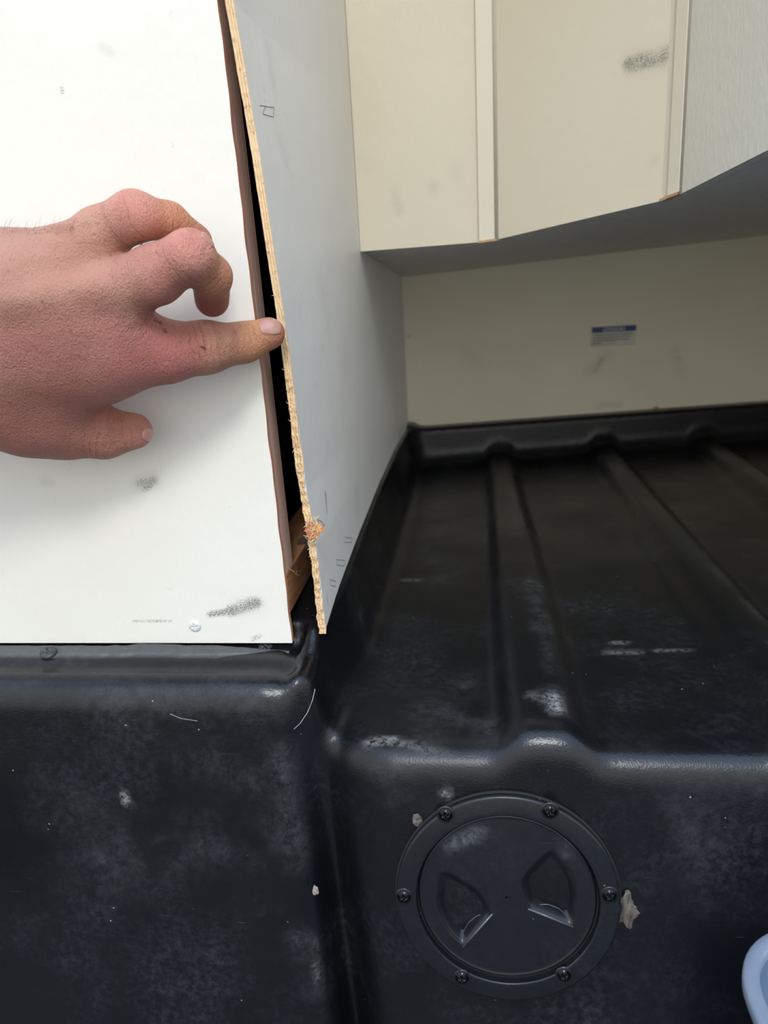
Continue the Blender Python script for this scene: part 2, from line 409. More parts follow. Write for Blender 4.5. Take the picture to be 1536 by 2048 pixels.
V = list(np.stack([X0r, yy, zz], -1).reshape(-1, 3)); Fc = []; mi = []; idx = np.arange(NY*NZ).reshape(NY, NZ)
for i in range(NY-1):
    for j in range(NZ-1): Fc.append((idx[i, j], idx[i+1, j], idx[i+1, j+1], idx[i, j+1])); mi.append(0)
tk = [0.]*len(V); b0 = len(V)
for i in range(NY):
    for j in (range(NZ)): V.append((XL[i, j], yy[i, j], zz[i, j])); tk.append(1.)
for i in range(NY-1):
    for j in range(NZ-1): Fc.append((b0+idx[i, j], b0+idx[i, j+1], b0+idx[i+1, j+1], b0+idx[i+1, j])); mi.append(2)
# front edge: several ragged plies across the thickness
prev = [idx[0, j] for j in range(NZ)]
for k in range(1, nf):
    cur = []
    for j in range(NZ):
        f = k/nf; x = X0r[0, j]*(1-f)+XL[0, j]*f; z = zz[0, j]
        dy = (mnoise.noise(Vector((k*5.3, 9.1, z*140)))*.0011+mnoise.noise(Vector((k*2.3, 4.1, z*700)))*.0005)*(.35+low[j])
        cur.append(len(V)); V.append((x, yy[0, j]-abs(dy)*1.2+.0003, z)); tk.append(f)
    for j in range(NZ-1): Fc.append((prev[j], prev[j+1], cur[j+1], cur[j])); mi.append(1)
    prev = cur
for j in range(NZ-1): Fc.append((prev[j], prev[j+1], b0+idx[0, j+1], b0+idx[0, j])); mi.append(1)
for i in range(NY-1):
    Fc.append((idx[i, 0], b0+idx[i, 0], b0+idx[i+1, 0], idx[i+1, 0])); mi.append(1)
    Fc.append((idx[i, NZ-1], idx[i+1, NZ-1], b0+idx[i+1, NZ-1], b0+idx[i, NZ-1])); mi.append(1)
for j in range(NZ-1):
    Fc.append((idx[NY-1, j], b0+idx[NY-1, j], b0+idx[NY-1, j+1], idx[NY-1, j+1])); mi.append(1)
sp_ = mesh_obj('plywood_panel', V, Fc, None, mats=[M_side, M_edge, M_raw], midx=mi)
attr(sp_, 'thick', tk)
tag(sp_, 'loose white plywood side panel with torn bare wood front edge, touched by the fingertip', 'panel')
def Sd(px, py, off=0.):                      # point on the bowed face of the side panel
    x = -.0853
    for _ in range(25):
        p = P(px, py, X=x); x = .5*x+.5*float(xs(p[1], p[2]))
    return p+np.array([off, 0, 0])
strokes(sp_, 'mark', [(Sd(651, 985), Sd(654, 1025), .0013, .8), (Sd(655, 1190), Sd(655, 1202), .0014, .8), (Sd(645, 690), Sd(646, 702), .0012, .7), (Sd(697, 1000), Sd(696, 1010), .003, .3),
                      (Sd(633, 765), Sd(634, 780), .001, .4), (Sd(596, 450), Sd(598, 470), .0015, .25), (Sd(528, 175), Sd(531, 205), .0006, .6)])
strokes(sp_, 'smudge', [(Sd(535, 90), Sd(545, 160), .006, .15), (Sd(560, 280), Sd(575, 330), .006, .14), (Sd(712, 990), Sd(715, 1010), .012, .14), (Sd(640, 560), Sd(655, 640), .01, .08), (Sd(690, 690), Sd(690, 740), .012, .08)])
M_pencil = simple('pencil_line', (.22, .23, .25), .5, nscale=900, var=.3)
for poly in ([(519, 211), (548, 215), (547, 234), (525, 228), (531, 212)], [(634, 1038), (642, 1043), (649, 1052), (639, 1051), (634, 1038)],
             [(689, 1074), (704, 1076), (703, 1085), (688, 1084)], [(672, 1119), (690, 1121), (688, 1132), (673, 1130), (674, 1119)],
             [(659, 1159), (671, 1162), (670, 1173), (661, 1170), (661, 1159)]):
    pts = []
    for a_, b_ in zip(poly, poly[1:]):
        for t_ in np.linspace(0, 1, 7)[:-1]:
            q = np.array(a_)*(1-t_)+np.array(b_)*t_+rng.normal(0, .25, 2); pts.append(Sd(q[0], q[1], .00005))
    pts.append(Sd(*poly[-1], .00005))
    mesh_obj('pencil_mark', *tube(pts, .00017, 5), M_pencil, sp_)
def shard(name, pts2, yc, thick, mat, parent, yj=0.0015):
    V = []; n_ = len(pts2)
    for s, yo in ((0, -thick), (1, thick)):
        for k, (x, y) in enumerate(pts2): V.append(P(x, y, Y=yc+yo+random.uniform(-yj, yj)*.6))
    c0 = len(V); V.append(sum(np.array(v) for v in V[:n_])/n_+np.array([0, -.0012, 0])); V.append(sum(np.array(v) for v in V[n_:2*n_])/n_)
    Fc = [(k, (k+1) % n_, n_+(k+1) % n_, n_+k)[::-1] for k in range(n_)]+[(k, (k+1) % n_, c0) for k in range(n_)]+[(n_+(k+1) % n_, n_+k, c0+1) for k in range(n_)]
    return mesh_obj(name, V, Fc, mat, parent)
M_chipr = wood_mat('chip_red', (.62, .24, .13), (.5, .17, .09), (.33, .10, .05), 900)
shard('splinter', [(627, 1043), (640, 1047), (651, 1060), (640, 1066), (634, 1079), (626, 1080)], .3785, .0012, M_chip, sp_)
shard('splinter', [(620, 1042), (627, 1048), (626, 1076), (616, 1078), (613, 1068), (609, 1059)], .378, .0011, M_chipr, sp_)
fibs = []
for _ in range(46):
    q = np.array([random.uniform(613, 638), random.uniform(1036, 1084)]); a_ = random.uniform(0, 6.28); L = random.uniform(4, 13)
    p0 = P(*q, Y=.3765); p1 = P(q[0]+L*math.cos(a_), q[1]+L*math.sin(a_), Y=.3755+random.uniform(-.001, .001)); fibs.append(tube([p0, (p0+p1)/2+rng.normal(0, .0003, 3), p1], .0003, 4, .00008))
for _ in range(70):
    z = random.uniform(-.18, .0); x = float(xfront(z)); p0 = np.array([x-random.uniform(0, .004), .3805, z]); fibs.append(tube([p0, p0+np.array([random.uniform(-.0018, .0012), -.0008, random.uniform(-.002, .002)])], .00022, 4, .00006))
tag(mesh_obj('wood_fibres', *merge(fibs), M_fibre, sp_), 'pale torn fibres along the broken edge', kind='stuff')

# ------------------------------------------------------------ overhead locker
zc = .555
LP = [((722, 503), .618), ((957, 486), .622), ((998, 480), .622), ((1328, 402), .545), ((1370, 388), .530), ((1536, 303), .435)]
pts = [P(*q, Y=y) for q, y in LP]
pts[0][0] = -.0850
ext = pts[5]+(pts[5]-pts[4])*1.2; pts.append(ext); pts.append(np.array([.698, ext[1]+.01, ext[2]+.03]))
lk = empty('overhead_locker', (0.1, .62, .03)); tag(lk, 'cream painted overhead locker with faceted front, above the back wall', 'locker')
def facet(name, a, b, thick, out, mat, nu=70, nv=100, zb0=0., lift=0.):
    a = a.copy(); b = b.copy(); nrm = np.array([b[1]-a[1], -(b[0]-a[0]), 0.]); nrm /= np.linalg.norm(nrm)
    if nrm[1] > 0: nrm = -nrm
    a = a+nrm*out; b = b+nrm*out
    def warp(G):
        s = (G[..., 0]-a[0])/(b[0]-a[0]); t = (G[..., 2]-a[2])/(zc-a[2])
        zb = a[2]+(b[2]-a[2])*s+lift; G = G.copy(); G[..., 2] = zb+(zc-zb)*t**1.0; return G
    o = grid_plane(name, a, (b[0]-a[0], b[1]-a[1], 0), (0, 0, zc-a[2]), nu, nv, -nrm*thick, mat, M_tan if 'trim' in name else M_under, lk, warp=warp)
    if mat is M_loft: pass
    return o, a, nrm
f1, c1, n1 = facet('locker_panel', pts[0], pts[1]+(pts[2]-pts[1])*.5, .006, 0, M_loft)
strokes(f1, 'mark', []); strokes(f1, 'smudge', [(Ppl(x, y, c1, n1), Ppl(x2, y2, c1, n1), r, s) for x, y, x2, y2, r, s in ((788, 385, 792, 395, .004, .22), (795, 408, 800, 420, .004, .26), (866, 372, 870, 378, .004, .26), (725, 320, 735, 335, .005, .15), (910, 340, 915, 350, .006, .1))])
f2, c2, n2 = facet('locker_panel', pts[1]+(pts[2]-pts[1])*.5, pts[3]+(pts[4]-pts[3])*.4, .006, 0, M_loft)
strokes(f2, 'mark', [(Ppl(x, y, c2, n2), Ppl(x2, y2, c2, n2), r, s) for x, y, x2, y2, r, s in ((1258, 128, 1325, 118, .0042, .85), (1270, 124, 1300, 120, .003, .8), (1320, 108, 1345, 96, .004, .5))])
strokes(f2, 'smudge', [(Ppl(x, y, c2, n2), Ppl(x2, y2, c2, n2), r, s) for x, y, x2, y2, r, s in ((1262, 127, 1330, 116, .007, .3), (1306, 318, 1312, 316, .002, .25))])
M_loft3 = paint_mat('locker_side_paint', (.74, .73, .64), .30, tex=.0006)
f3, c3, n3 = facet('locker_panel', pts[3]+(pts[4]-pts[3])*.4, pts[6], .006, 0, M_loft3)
strokes(f3, 'mark', [(Ppl(1440, 178, c3, n3), Ppl(1442, 182, c3, n3), .0012, .7), (Ppl(1530, 118, c3, n3), Ppl(1533, 122, c3, n3), .0015, .6)]); strokes(f3, 'smudge', [])
f4, c4, n4 = facet('locker_panel', pts[6], pts[7], .006, 0, M_loft, 30, 40); strokes(f4, 'mark', []); strokes(f4, 'smudge', [])
t1, _, _ = facet('corner_trim', pts[1], pts[2], .003, .0034, M_trimp, 8, 30)
t2, _, _ = facet('corner_trim', pts[3], pts[3]+(pts[4]-pts[3])*.42, .003, .0028, M_trimp, 8, 30)
t3, _, _ = facet('corner_trim', pts[3]+(pts[4]-pts[3])*.40, pts[4], .005, .0052, M_trimp, 8, 30)
for t_ in (t1, t2, t3):
    bv = t_.modifiers.new('bevel', 'BEVEL'); bv.width = .001; bv.segments = 2; bv.angle_limit = 1.0; bv.limit_method = 'ANGLE'
# rounded bead down the right side of each trim
for a_, r in ((pts[2], .0042), (pts[4], .0046)):
    v, f = tube([(a_[0], a_[1]-.0012, a_[2]+.0006), (a_[0], a_[1]-.0012, zc)], r, 14); mesh_obj('corner_bead', v, f, M_trimp, lk, smooth=True)
# bare wood showing along the foot of each trim
for a_, b_, off in ((pts[1], pts[2], .0042), (pts[3], pts[3]+(pts[4]-pts[3])*.42, .0040), (pts[3]+(pts[4]-pts[3])*.40, pts[4], .0062)):
    d_ = b_-a_; nr_ = np.array([d_[1], -d_[0], 0]); nr_ /= np.linalg.norm(nr_); nr_ = -nr_ if nr_[1] > 0 else nr_
    V = []; Fc = []; K2 = 12
    for i in range(K2):
        p = a_+d_*i/(K2-1); hgt2 = .0013+.0007*mnoise.noise(Vector((p[0]*700, 1, 4)))
        for oo, zz_ in ((off, -.0004), (off+.0003, hgt2), (off-.004, hgt2), (off-.004, -.0004)): V.append(p+nr_*oo+np.array([0, 0, zz_]))
    for i in range(K2-1):
        for k in range(4): Fc.append((i*4+k, (i+1)*4+k, (i+1)*4+(k+1) % 4, i*4+(k+1) % 4))
    mesh_obj('raw_edge', V, Fc, M_tan, lk)
# underside between the front facets and the back wall
zback = lambda x: .0078+(.0348-.0078)/(.3871+.095)*(x+.095)
fr = [p.copy() for p in pts]; fr[-1][2] += .0
bk = [np.array([x, yb(x)-.001, zback(x)]) for x in (-.0850, .02, .07, .22, .26, .40, .50, .698)]
V = []; Fc = []; K = 10
for i in range(len(fr)):
    for k in range(K+1):
        t_ = k/K; p = (fr[i]+np.array([0, .0015, .0018]))*(1-t_)+bk[i]*t_; V.append(p)
m_ = len(V); V += [v+np.array([0, 0, .006]) for v in V]
for i in range(len(fr)-1):
    for k in range(K):
        q = (i*(K+1)+k, (i+1)*(K+1)+k, (i+1)*(K+1)+k+1, i*(K+1)+k+1); Fc.append(q); Fc.append(tuple(m_+a_ for a_ in q)[::-1])
un = mesh_obj('underside', V, Fc, M_under, lk); tag(un, 'grey shaded locker underside')

# ------------------------------------------------------------ black moulded liner (one piece)
ZT, ZL = -.232, -.1965                       # tray floor, left ledge heights
RIBX = (.034, .1715, .309, .446)
def liner(p):
    x, y, z = p[:, 0], p[:, 1], p[:, 2]
    # right base with ribs in the tray floor
    rib = np.zeros_like(x)
    for rx in RIBX:
        wd = .030-.006*sstep(.4, .9, y)
        rib += .0115*np.exp(-((x-rx)/(wd*.72))**4)
    top = (z-(ZT+rib))*.95
    frt = (.3325+.16*(z-ZT)-y)*.987
    rgt = (-.0705-x-.62*(np.minimum(y, .385)-.33)-.02*(z-ZT))*.86
    b_ = smax(smax(top, frt, .016), rgt, .026)
    # left block, ledge on top
    lf = (.3425+.13*(z-ZL)-y)*.99; lr = (x+.0950+.055*(z-ZL)); lt = z-ZL
    a_ = smax(smax(lt+.0035*np.exp(-((y-.3605)/.0055)**2)+.0008*sstep(.360, .352, y), lf, .019), lr, .022)
    # channel and tray left wall
    wx = -.0735-.0085*sstep(ZT, -.182, z)
    wx = wx-.0095*sstep(.44, .365, y)
    wall = smax(smax(x-wx, (.350-y), .012), z-lip(y), .005)
    wall = smax(wall, -np.maximum(x+.0975, y-.388), .004)
    # back wall of the liner
    bw = smax((yb(x)-.022-y+.06*(z+.19))*.975, z+.1825, .006)
    d = smin(b_, a_, .006)
    d = smin(d, wall, .012)
    d = smin(d, bw, .022)
    # keep the compartment behind the plywood free: nothing above the ledge level left of the side panel
    return d
hL = .0036
f, lo = field(liner, (-.612, .20, -.619), (.695, 1.16, -.150), hL, coarse=5, pad=1.9)
V, Q = surface_nets(f, lo, hL, liner)
V[:, 2] = np.maximum(V[:, 2], ZF+.001)
ln = mesh_obj('moulded_liner', V, Q, M_black, smooth=True)
tag(ln, 'black moulded plastic liner with ribbed tray floor and scuffed front faces', 'liner')
del f
fnR = np.array([0, -.9945, -.1044*-1.0]); 
# face planes, used to place stains, plate and debris
nR = np.array([0, 1, -.16]); nR /= np.linalg.norm(nR); cR = np.array([0, .3325, ZT])
nLf = np.array([0, 1, -.13]); nLf /= np.linalg.norm(nLf); cLf = np.array([-.2, .3425, ZL])
R_ = lambda x, y: Ppl(x, y, cR, nR)
L_ = lambda x, y: Ppl(x, y, cLf, nLf)
T_ = lambda x, y, h=0.: P(x, y, Z=ZT+h)
dust = [(T_(1062, 1160, .011), T_(1085, 1260, .011), .006, .55), (T_(1085, 1260, .011), T_(1100, 1350, .011), .004, .35), (T_(1103, 1380, .011), T_(1115, 1425, .011), .005, .8),
        (T_(1020, 990, .011), T_(1035, 1070, .011), .006, .4), (T_(1225, 930, .011), T_(1300, 1005, .011), .006, .45), (T_(1350, 1060, .011), T_(1460, 1170, .011), .006, .35), (T_(1480, 1190, .011), T_(1536, 1235, .011), .004, .8),
        (T_(900, 1420), T_(960, 1460), .012, .5), (T_(930, 1360), T_(940, 1440), .008, .35), (T_(850, 1400), T_(860, 1470), .010, .28), (T_(870, 1060), T_(880, 1160), .012, .25),
        (R_(780, 1560), R_(830, 1620), .010, .4), (R_(1380, 1620), R_(1410, 1680), .010, .35), (R_(1400, 1740), R_(1430, 1790), .012, .2), (R_(880, 1700), R_(930, 1690), .008, .0),
        (L_(200, 1400), L_(500, 1410), .020, .22), (L_(330, 1500), L_(420, 1500), .016, .3), (L_(200, 1730), L_(330, 1690), .016, .42), (L_(330, 1690), L_(520, 1680), .014, .3),
        (L_(290, 1440), L_(330, 1425), .004, .5), (L_(560, 1500), L_(590, 1720), .007, .5), (L_(600, 1880), L_(636, 1980), .006, .6), (L_(470, 1550), L_(500, 1560), .012, .25), (L_(80, 1600), L_(190, 1640), .014, .2),
        (P(60, 1385, Y=.335), P(75, 1385, Y=.335), .005, .6)]
chalk = [(T_(725, 1482), T_(790, 1480), .0024, .8), (T_(800, 1485), T_(900, 1500), .0025, .35), (T_(1105, 1455, .005), T_(1118, 1468, .005), .0022, .7), (T_(1062, 1390, .011), T_(1112, 1412, .011), .003, .3),
         (T_(1105, 1395, .011), T_(1113, 1420, .011), .004, .75), (T_(1208, 1304), T_(1280, 1304), .0020, .5), (T_(1222, 1286), T_(1255, 1286), .0018, .45), (T_(1310, 1301), T_(1380, 1300), .0016, .3), (T_(810, 1160), T_(840, 1160), .003, .2),
         (L_(628, 1790), L_(638, 1862), .0022, .9), (L_(634, 1890), L_(640, 1925), .003, .7), (L_(636, 1940), L_(640, 1965), .003, 1), (L_(644, 1985), L_(650, 2048), .002, .7),
         (L_(245, 1588), L_(256, 1606), .0016, .8), (R_(893, 1585), R_(893, 1592), .003, .25), (T_(705, 1195, .02), T_(712, 1240, .02), .004, .3)]
dust = [(a_, b_, r_*1.15, s_*.62) for a_, b_, r_, s_ in dust]; chalk = [(a_, b_, r_*.9, s_*.75) for a_, b_, r_, s_ in chalk]
strokes(ln, 'dust', dust); strokes(ln, 'chalk', chalk)
# scratches
for q, fn in (([(340, 1428), (362, 1437), (395, 1442)], L_),):
    mesh_obj('scratch', *tube([fn(*a_) for a_ in q], .0002, 4), simple('pale_scratch', (.3, .3, .3), .6), ln)
hp = [P(x, y, Y=yv) for x, y, yv in ((588, 1458, .331), (600, 1447, .329), (615, 1425, .329), (625, 1400, .333), (630, 1378, .338))]
hr = mesh_obj('hair', *tube(hp, .00016, 4), simple('pale_hair', (.55, .55, .55), .5)); tag(hr, 'single pale curved hair stuck on the corner of the left black block', 'hair')
# ledge: torn sealant strip and screws
V = []; Fc = []; NS = 200
for i in range(NS):
    x = -.61+i/(NS-1)*(.61-.107); tp = min(1, (NS-1-i)/16); w = .005*max(0, mnoise.noise(Vector((x*26, 1.3, 0))))+.0012*mnoise.noise(Vector((x*140, 3, 0)))
    for (y, z) in ((.3785, ZL+.0025+w*.55), (.3772-w*.2, ZL+.0032+w*.6), (.3735, ZL+.0018), (.3670+w*.4, ZL-.0012)): V.append((x, .3790+(y-.3790)*(.25+.75*tp), ZL-.0015+(z-ZL+.0015)*(.2+.8*tp)))
for i in range(NS-1):
    for k in range(3): a_ = i*4+k; Fc.append((a_, a_+4, a_+5, a_+1))
    a_ = i*4; Fc.append((a_+3, a_+7, a_+4, a_))
sl = mesh_obj('sealant_strip', V, Fc, M_seal, ln, smooth=True); tag(sl, 'grey torn sealant along the ledge')
for q, sn in (((96, 1303), .3), ((527, 1293), .8)):
    c = P(*q, Z=ZL+.0026); s1 = pan_screw('screw', c+(np.array([0, .0035, -.0022]) if q[0] > 400 else 0), (.02, -.35, .9), .0047, .0012, M_screwl, ln, spin=sn); tag(s1, 'dull flat screw head in the ledge')

# debris on the faces
def blob(name, px, py, c, n_, rx, ry, rz, mat, parent=None, seed=1):
    bm = bmesh.new(); bmesh.ops.create_icosphere(bm, subdivisions=3, radius=1); ce = Vector(Ppl(px, py, c, n_))
    for v in bm.verts:
        w = 1+.55*mnoise.noise(v.co*1.7+Vector((seed*3.1, 0, 0)))+.25*mnoise.noise(v.co*5+Vector((seed, 7, 0)))
        v.co = Vector((v.co.x*rx, v.co.y*ry, v.co.z*rz))*w+ce
    me = bpy.data.meshes.new(name); bm.to_mesh(me); bm.free(); me.materials.append(mat)
    o = bpy.data.objects.new(name, me); COL.objects.link(o)
    if parent: o.parent = parent
    return o
ad = blob('adhesive_lump', 1254, 1822, cR, nR, .0048, .0022, .0095, M_debris, seed=11); tag(ad, 'grey brown lump of dried adhesive on the black liner right of the round deck plate', 'debris')
cr1 = blob('crumb', 631, 1781, cLf, nLf, .0016, .001, .0032, simple('pale_crumb', (.36, .30, .26), .8), seed=5); tag(cr1, 'small pale crumb stuck halfway down the right edge of the left black block', 'debris')

# ------------------------------------------------------------ round deck plate
PC = Ppl(1013, 1788, cR, nR); up = np.array([0, .16, 1.]); up /= np.linalg.norm(up); uu = np.array([1., 0, 0]); nn = -nR
RF = np.linalg.norm(R_(1240, 1790)-R_(790, 1790))/2*.985
def loc(px, py, h=.005): 
    p = Ppl(px, py, PC+nn*h, nR)-PC; return float(p@uu), float(p@up)
def PW(u, v, h): return PC+uu*u+up*v+nn*h
dp = empty('deck_plate', tuple(PC)); tag(dp, 'round black screw-in deck plate with six screws on the right liner face', 'hatch')
def lathe(name, prof, mat, parent, nseg=128, cu=0., cv=0.):
    V = []; Fc = []; n_ = len(prof)
    for k in range(nseg):
        a_ = 2*math.pi*k/nseg
        for r, h in prof: V.append(PW(cu+r*math.cos(a_), cv+r*math.sin(a_), h))
    for k in range(nseg):
        k2 = (k+1) % nseg
        for i in range(n_-1): Fc.append((k*n_+i, k2*n_+i, k2*n_+i+1, k*n_+i+1))
    return mesh_obj(name, V, Fc, mat, parent, smooth=True)
rl = np.linalg.norm(np.array(loc(1193, 1793))-np.array(loc(833, 1793)))/2
lathe('gasket', [(RF*.80, .0002), (RF*1.012, .0002), (RF*1.015, .0018), (RF*.80, .0018)], M_gasket, dp)
lathe('flange_ring', [(RF*.985, .0016), (RF, .0022), (RF, .0042), (RF*.992, .0052), (RF*.975, .0055), (RF*.86, .0058), (rl*1.035, .0060), (rl*1.022, .0058), (rl*1.017, .0050), (rl*1.015, .0005), (rl*.9, .0004)], M_plate, dp)
# lid with two finger wells
wells = [[(872, 1742), (900, 1742), (963, 1780), (972, 1792), (985, 1826), (926, 1893), (893, 1862), (868, 1810)],
         [(1037, 1766), (1060, 1728), (1103, 1695), (1135, 1722), (1156, 1765), (1157, 1815), (1146, 1853), (1057, 1817)]]
cl_ = np.array(loc(1013, 1794)); WL = [np.array([loc(*q, .005) for q in w]) for w in wells]
def poly_sd(p, poly):
    d = np.full(len(p), 1e9); ins = np.zeros(len(p), bool); n_ = len(poly)
    for i in range(n_):
        a_, b_ = poly[i], poly[(i+1) % n_]; ab = b_-a_; t_ = np.clip(((p-a_)@ab)/(ab@ab), 0, 1)
        d = np.minimum(d, np.linalg.norm(p-(a_+t_[:, None]*ab), axis=1))
        cnd = (a_[1] > p[:, 1]) != (b_[1] > p[:, 1]); xx = (b_[0]-a_[0])*(p[:, 1]-a_[1])/(b_[1]-a_[1]+1e-12)+a_[0]
        ins ^= cnd & (p[:, 0] < xx)
    return np.where(ins, -d, d)
NR, NA = 90, 360
rr = np.concatenate([np.linspace(.0005, rl*.955, NR-5), rl*np.array([.965, .975, .985, .995, 1.0])])
ang = np.arange(NA)*2*math.pi/NA
G = np.stack([np.outer(rr, np.cos(ang)), np.outer(rr, np.sin(ang))], -1).reshape(-1, 2)+cl_
hgt = .0048+.0006*np.cos(np.clip(np.linalg.norm(G-cl_, axis=1)/rl, 0, 1)*math.pi/2)
edge = sstep(rl*.965, rl, np.linalg.norm(G-cl_, axis=1)); hgt = hgt-.0022*edge+.0006*np.exp(-((np.linalg.norm(G-cl_, axis=1)-rl*.972)/.0008)**2)
for wi, poly in enumerate(WL):
    cw = poly.mean(0); K_ = .0010; acc_ = np.zeros(len(G))
    for i in range(len(poly)):
        e_ = poly[(i+1) % len(poly)]-poly[i]; nv_ = np.array([e_[1], -e_[0]])/max(np.linalg.norm(e_), 1e-9)
        if (cw-poly[i])@nv_ > 0: nv_ = -nv_
        acc_ += np.exp(np.clip(((G-poly[i])@nv_)/K_, -40, 40))
    sd = K_*np.log(acc_+1e-12)
    ramp = .45+.55*sstep(.012, -.014, (G-cw)[:, 1])          # deeper at the foot
    hgt -= (.0095*ramp)*sstep(.0004, -.0065, sd)
V = [PW(g[0], g[1], h) for g, h in zip(G, hgt)]; Fc = []
for i in range(NR-1):
    for k in range(NA): Fc.append((i*NA+k, (i+1)*NA+k, (i+1)*NA+(k+1) % NA, i*NA+(k+1) % NA))
Fc.append(tuple(range(NA))[::-1])
b0 = len(V)
for k in range(NA): V.append(PW(cl_[0]+rl*math.cos(ang[k]), cl_[1]+rl*math.sin(ang[k]), .0006))
for k in range(NA): Fc.append(((NR-1)*NA+k, b0+k, b0+(k+1) % NA, (NR-1)*NA+(k+1) % NA))
lid = mesh_obj('lid', V, Fc, M_plate, dp, smooth=True); tag(lid, 'round lid with two finger wells')
strokes(lid, 'dust', [(PW(*loc(900, 1690), .005), PW(*loc(960, 1665), .005), .004, .7), (PW(*loc(1125, 1690), .005), PW(*loc(1130, 1710), .005), .004, .25)]); strokes(lid, 'chalk', [])
# grip edges on the wells, the light they catch painted as paler tubes
for q, arc in (([(926, 1893), (985, 1827)], [(925, 1880), (928, 1862), (938, 1845), (955, 1832), (972, 1829), (985, 1827)]),
               ([(1056, 1817), (1146, 1853)], [(1056, 1816), (1075, 1810), (1098, 1810), (1118, 1818), (1134, 1833), (1142, 1848)])):
    mesh_obj('grip_edge', *tube([PW(*loc(*a_), .0052) for a_ in q], .00055, 8), M_shine, lid, smooth=True)
    mesh_obj('grip_arc', *tube([PW(*loc(*a_, .002), .0016) for a_ in arc], .00022, 6), M_shine, lid, smooth=True)
for i, q in enumerate(((891, 1629), (1100, 1622), (808, 1793), (1219, 1790), (924, 1955), (1128, 1950))):
    u_, v_ = loc(*q, .0058); pan_screw('screw', PW(u_, v_, .0060), nn, .0037, .0018, M_screwb, dp, spin=.3+i*.7)
    lathe('screw_seat', [(.0046, .0056), (.0043, .0061), (.0036, .0061)], M_plate, dp, 24, u_, v_)
for q, s_ in (((893, 1589), 3), ((834, 1640), 4)):
    g_ = blob('gasket_crumb', *q, cR, nR, .0028, .0014, .0036 if s_ == 4 else .002, M_debris if s_ == 4 else M_seal, None, s_); g_.parent = dp; g_.matrix_parent_inverse = dp.matrix_world.inverted()

# ------------------------------------------------------------ notice sticker on the back wall
def sticker():
    o0 = B(1184, 655)-nb*.0006; ux = (B(1272, 650)-B(1184, 655)); w = np.linalg.norm(ux); ux /= w
    uz = np.cross(ux, -nb); uz = uz if uz[2] > 0 else -uz; hh = np.linalg.norm(B(1184, 692)-B(1184, 655))
    def quad(name, a_, b_, c_, d_, mat, off, parent=None):
        V = [o0+ux*w*s-uz*hh*t-nb*(off+e) for e in (0, .0002) for s, t in ((a_, c_), (b_, c_), (b_, d_), (a_, d_))]
        return mesh_obj(name, V, [(0, 1, 2, 3), (7, 6, 5, 4), (0, 4, 5, 1), (1, 5, 6, 2), (2, 6, 7, 3), (3, 7, 4, 0)], mat, parent)
    base = quad('notice_label', -.03, 1.0, -.04, 1.05, simple('label_film', (.68, .67, .57), .35), .0)
    tag(base, 'small notice label with a blue header on the cream back wall', 'label')
    blue = simple('label_blue', (.012, .06, .22), .4); grey = simple('label_print', (.33, .34, .31), .5); pale = simple('label_pale', (.45, .47, .52), .5)
    quad('header_bar', 0, 1, 0, .30, blue, .0003, base); quad('header_panel', .24, .75, .03, .27, pale, .0006, base)
    for k in range(4):
        quad('text_line', .02, (.93, .9, .86, .22)[k], .40+.145*k, .47+.145*k, grey, .0003, base)
    cu = bpy.data.curves.new('notice_text', 'FONT'); cu.body = 'NOTICE'; cu.size = hh*.30; cu.align_x = 'CENTER'; cu.align_y = 'CENTER'; cu.extrude = .0001
    tx = bpy.data.objects.new('notice_text', cu); COL.objects.link(tx)
    bpy.context.view_layer.update(); dg = bpy.context.evaluated_depsgraph_get(); me = bpy.data.meshes.new_from_object(tx.evaluated_get(dg))
    bpy.data.objects.remove(tx); me.materials.clear(); me.materials.append(simple('label_ink', (.03, .05, .14), .5))
    tx = bpy.data.objects.new('notice_text', me); COL.objects.link(tx)
    c = o0+ux*w*.495-uz*hh*.15-nb*.001
    tx.matrix_world = Matrix([[ux[i]*1.15, uz[i], -nb[i], c[i]] for i in range(3)]+[[0, 0, 0, 1]]); tx.parent = base
sticker()

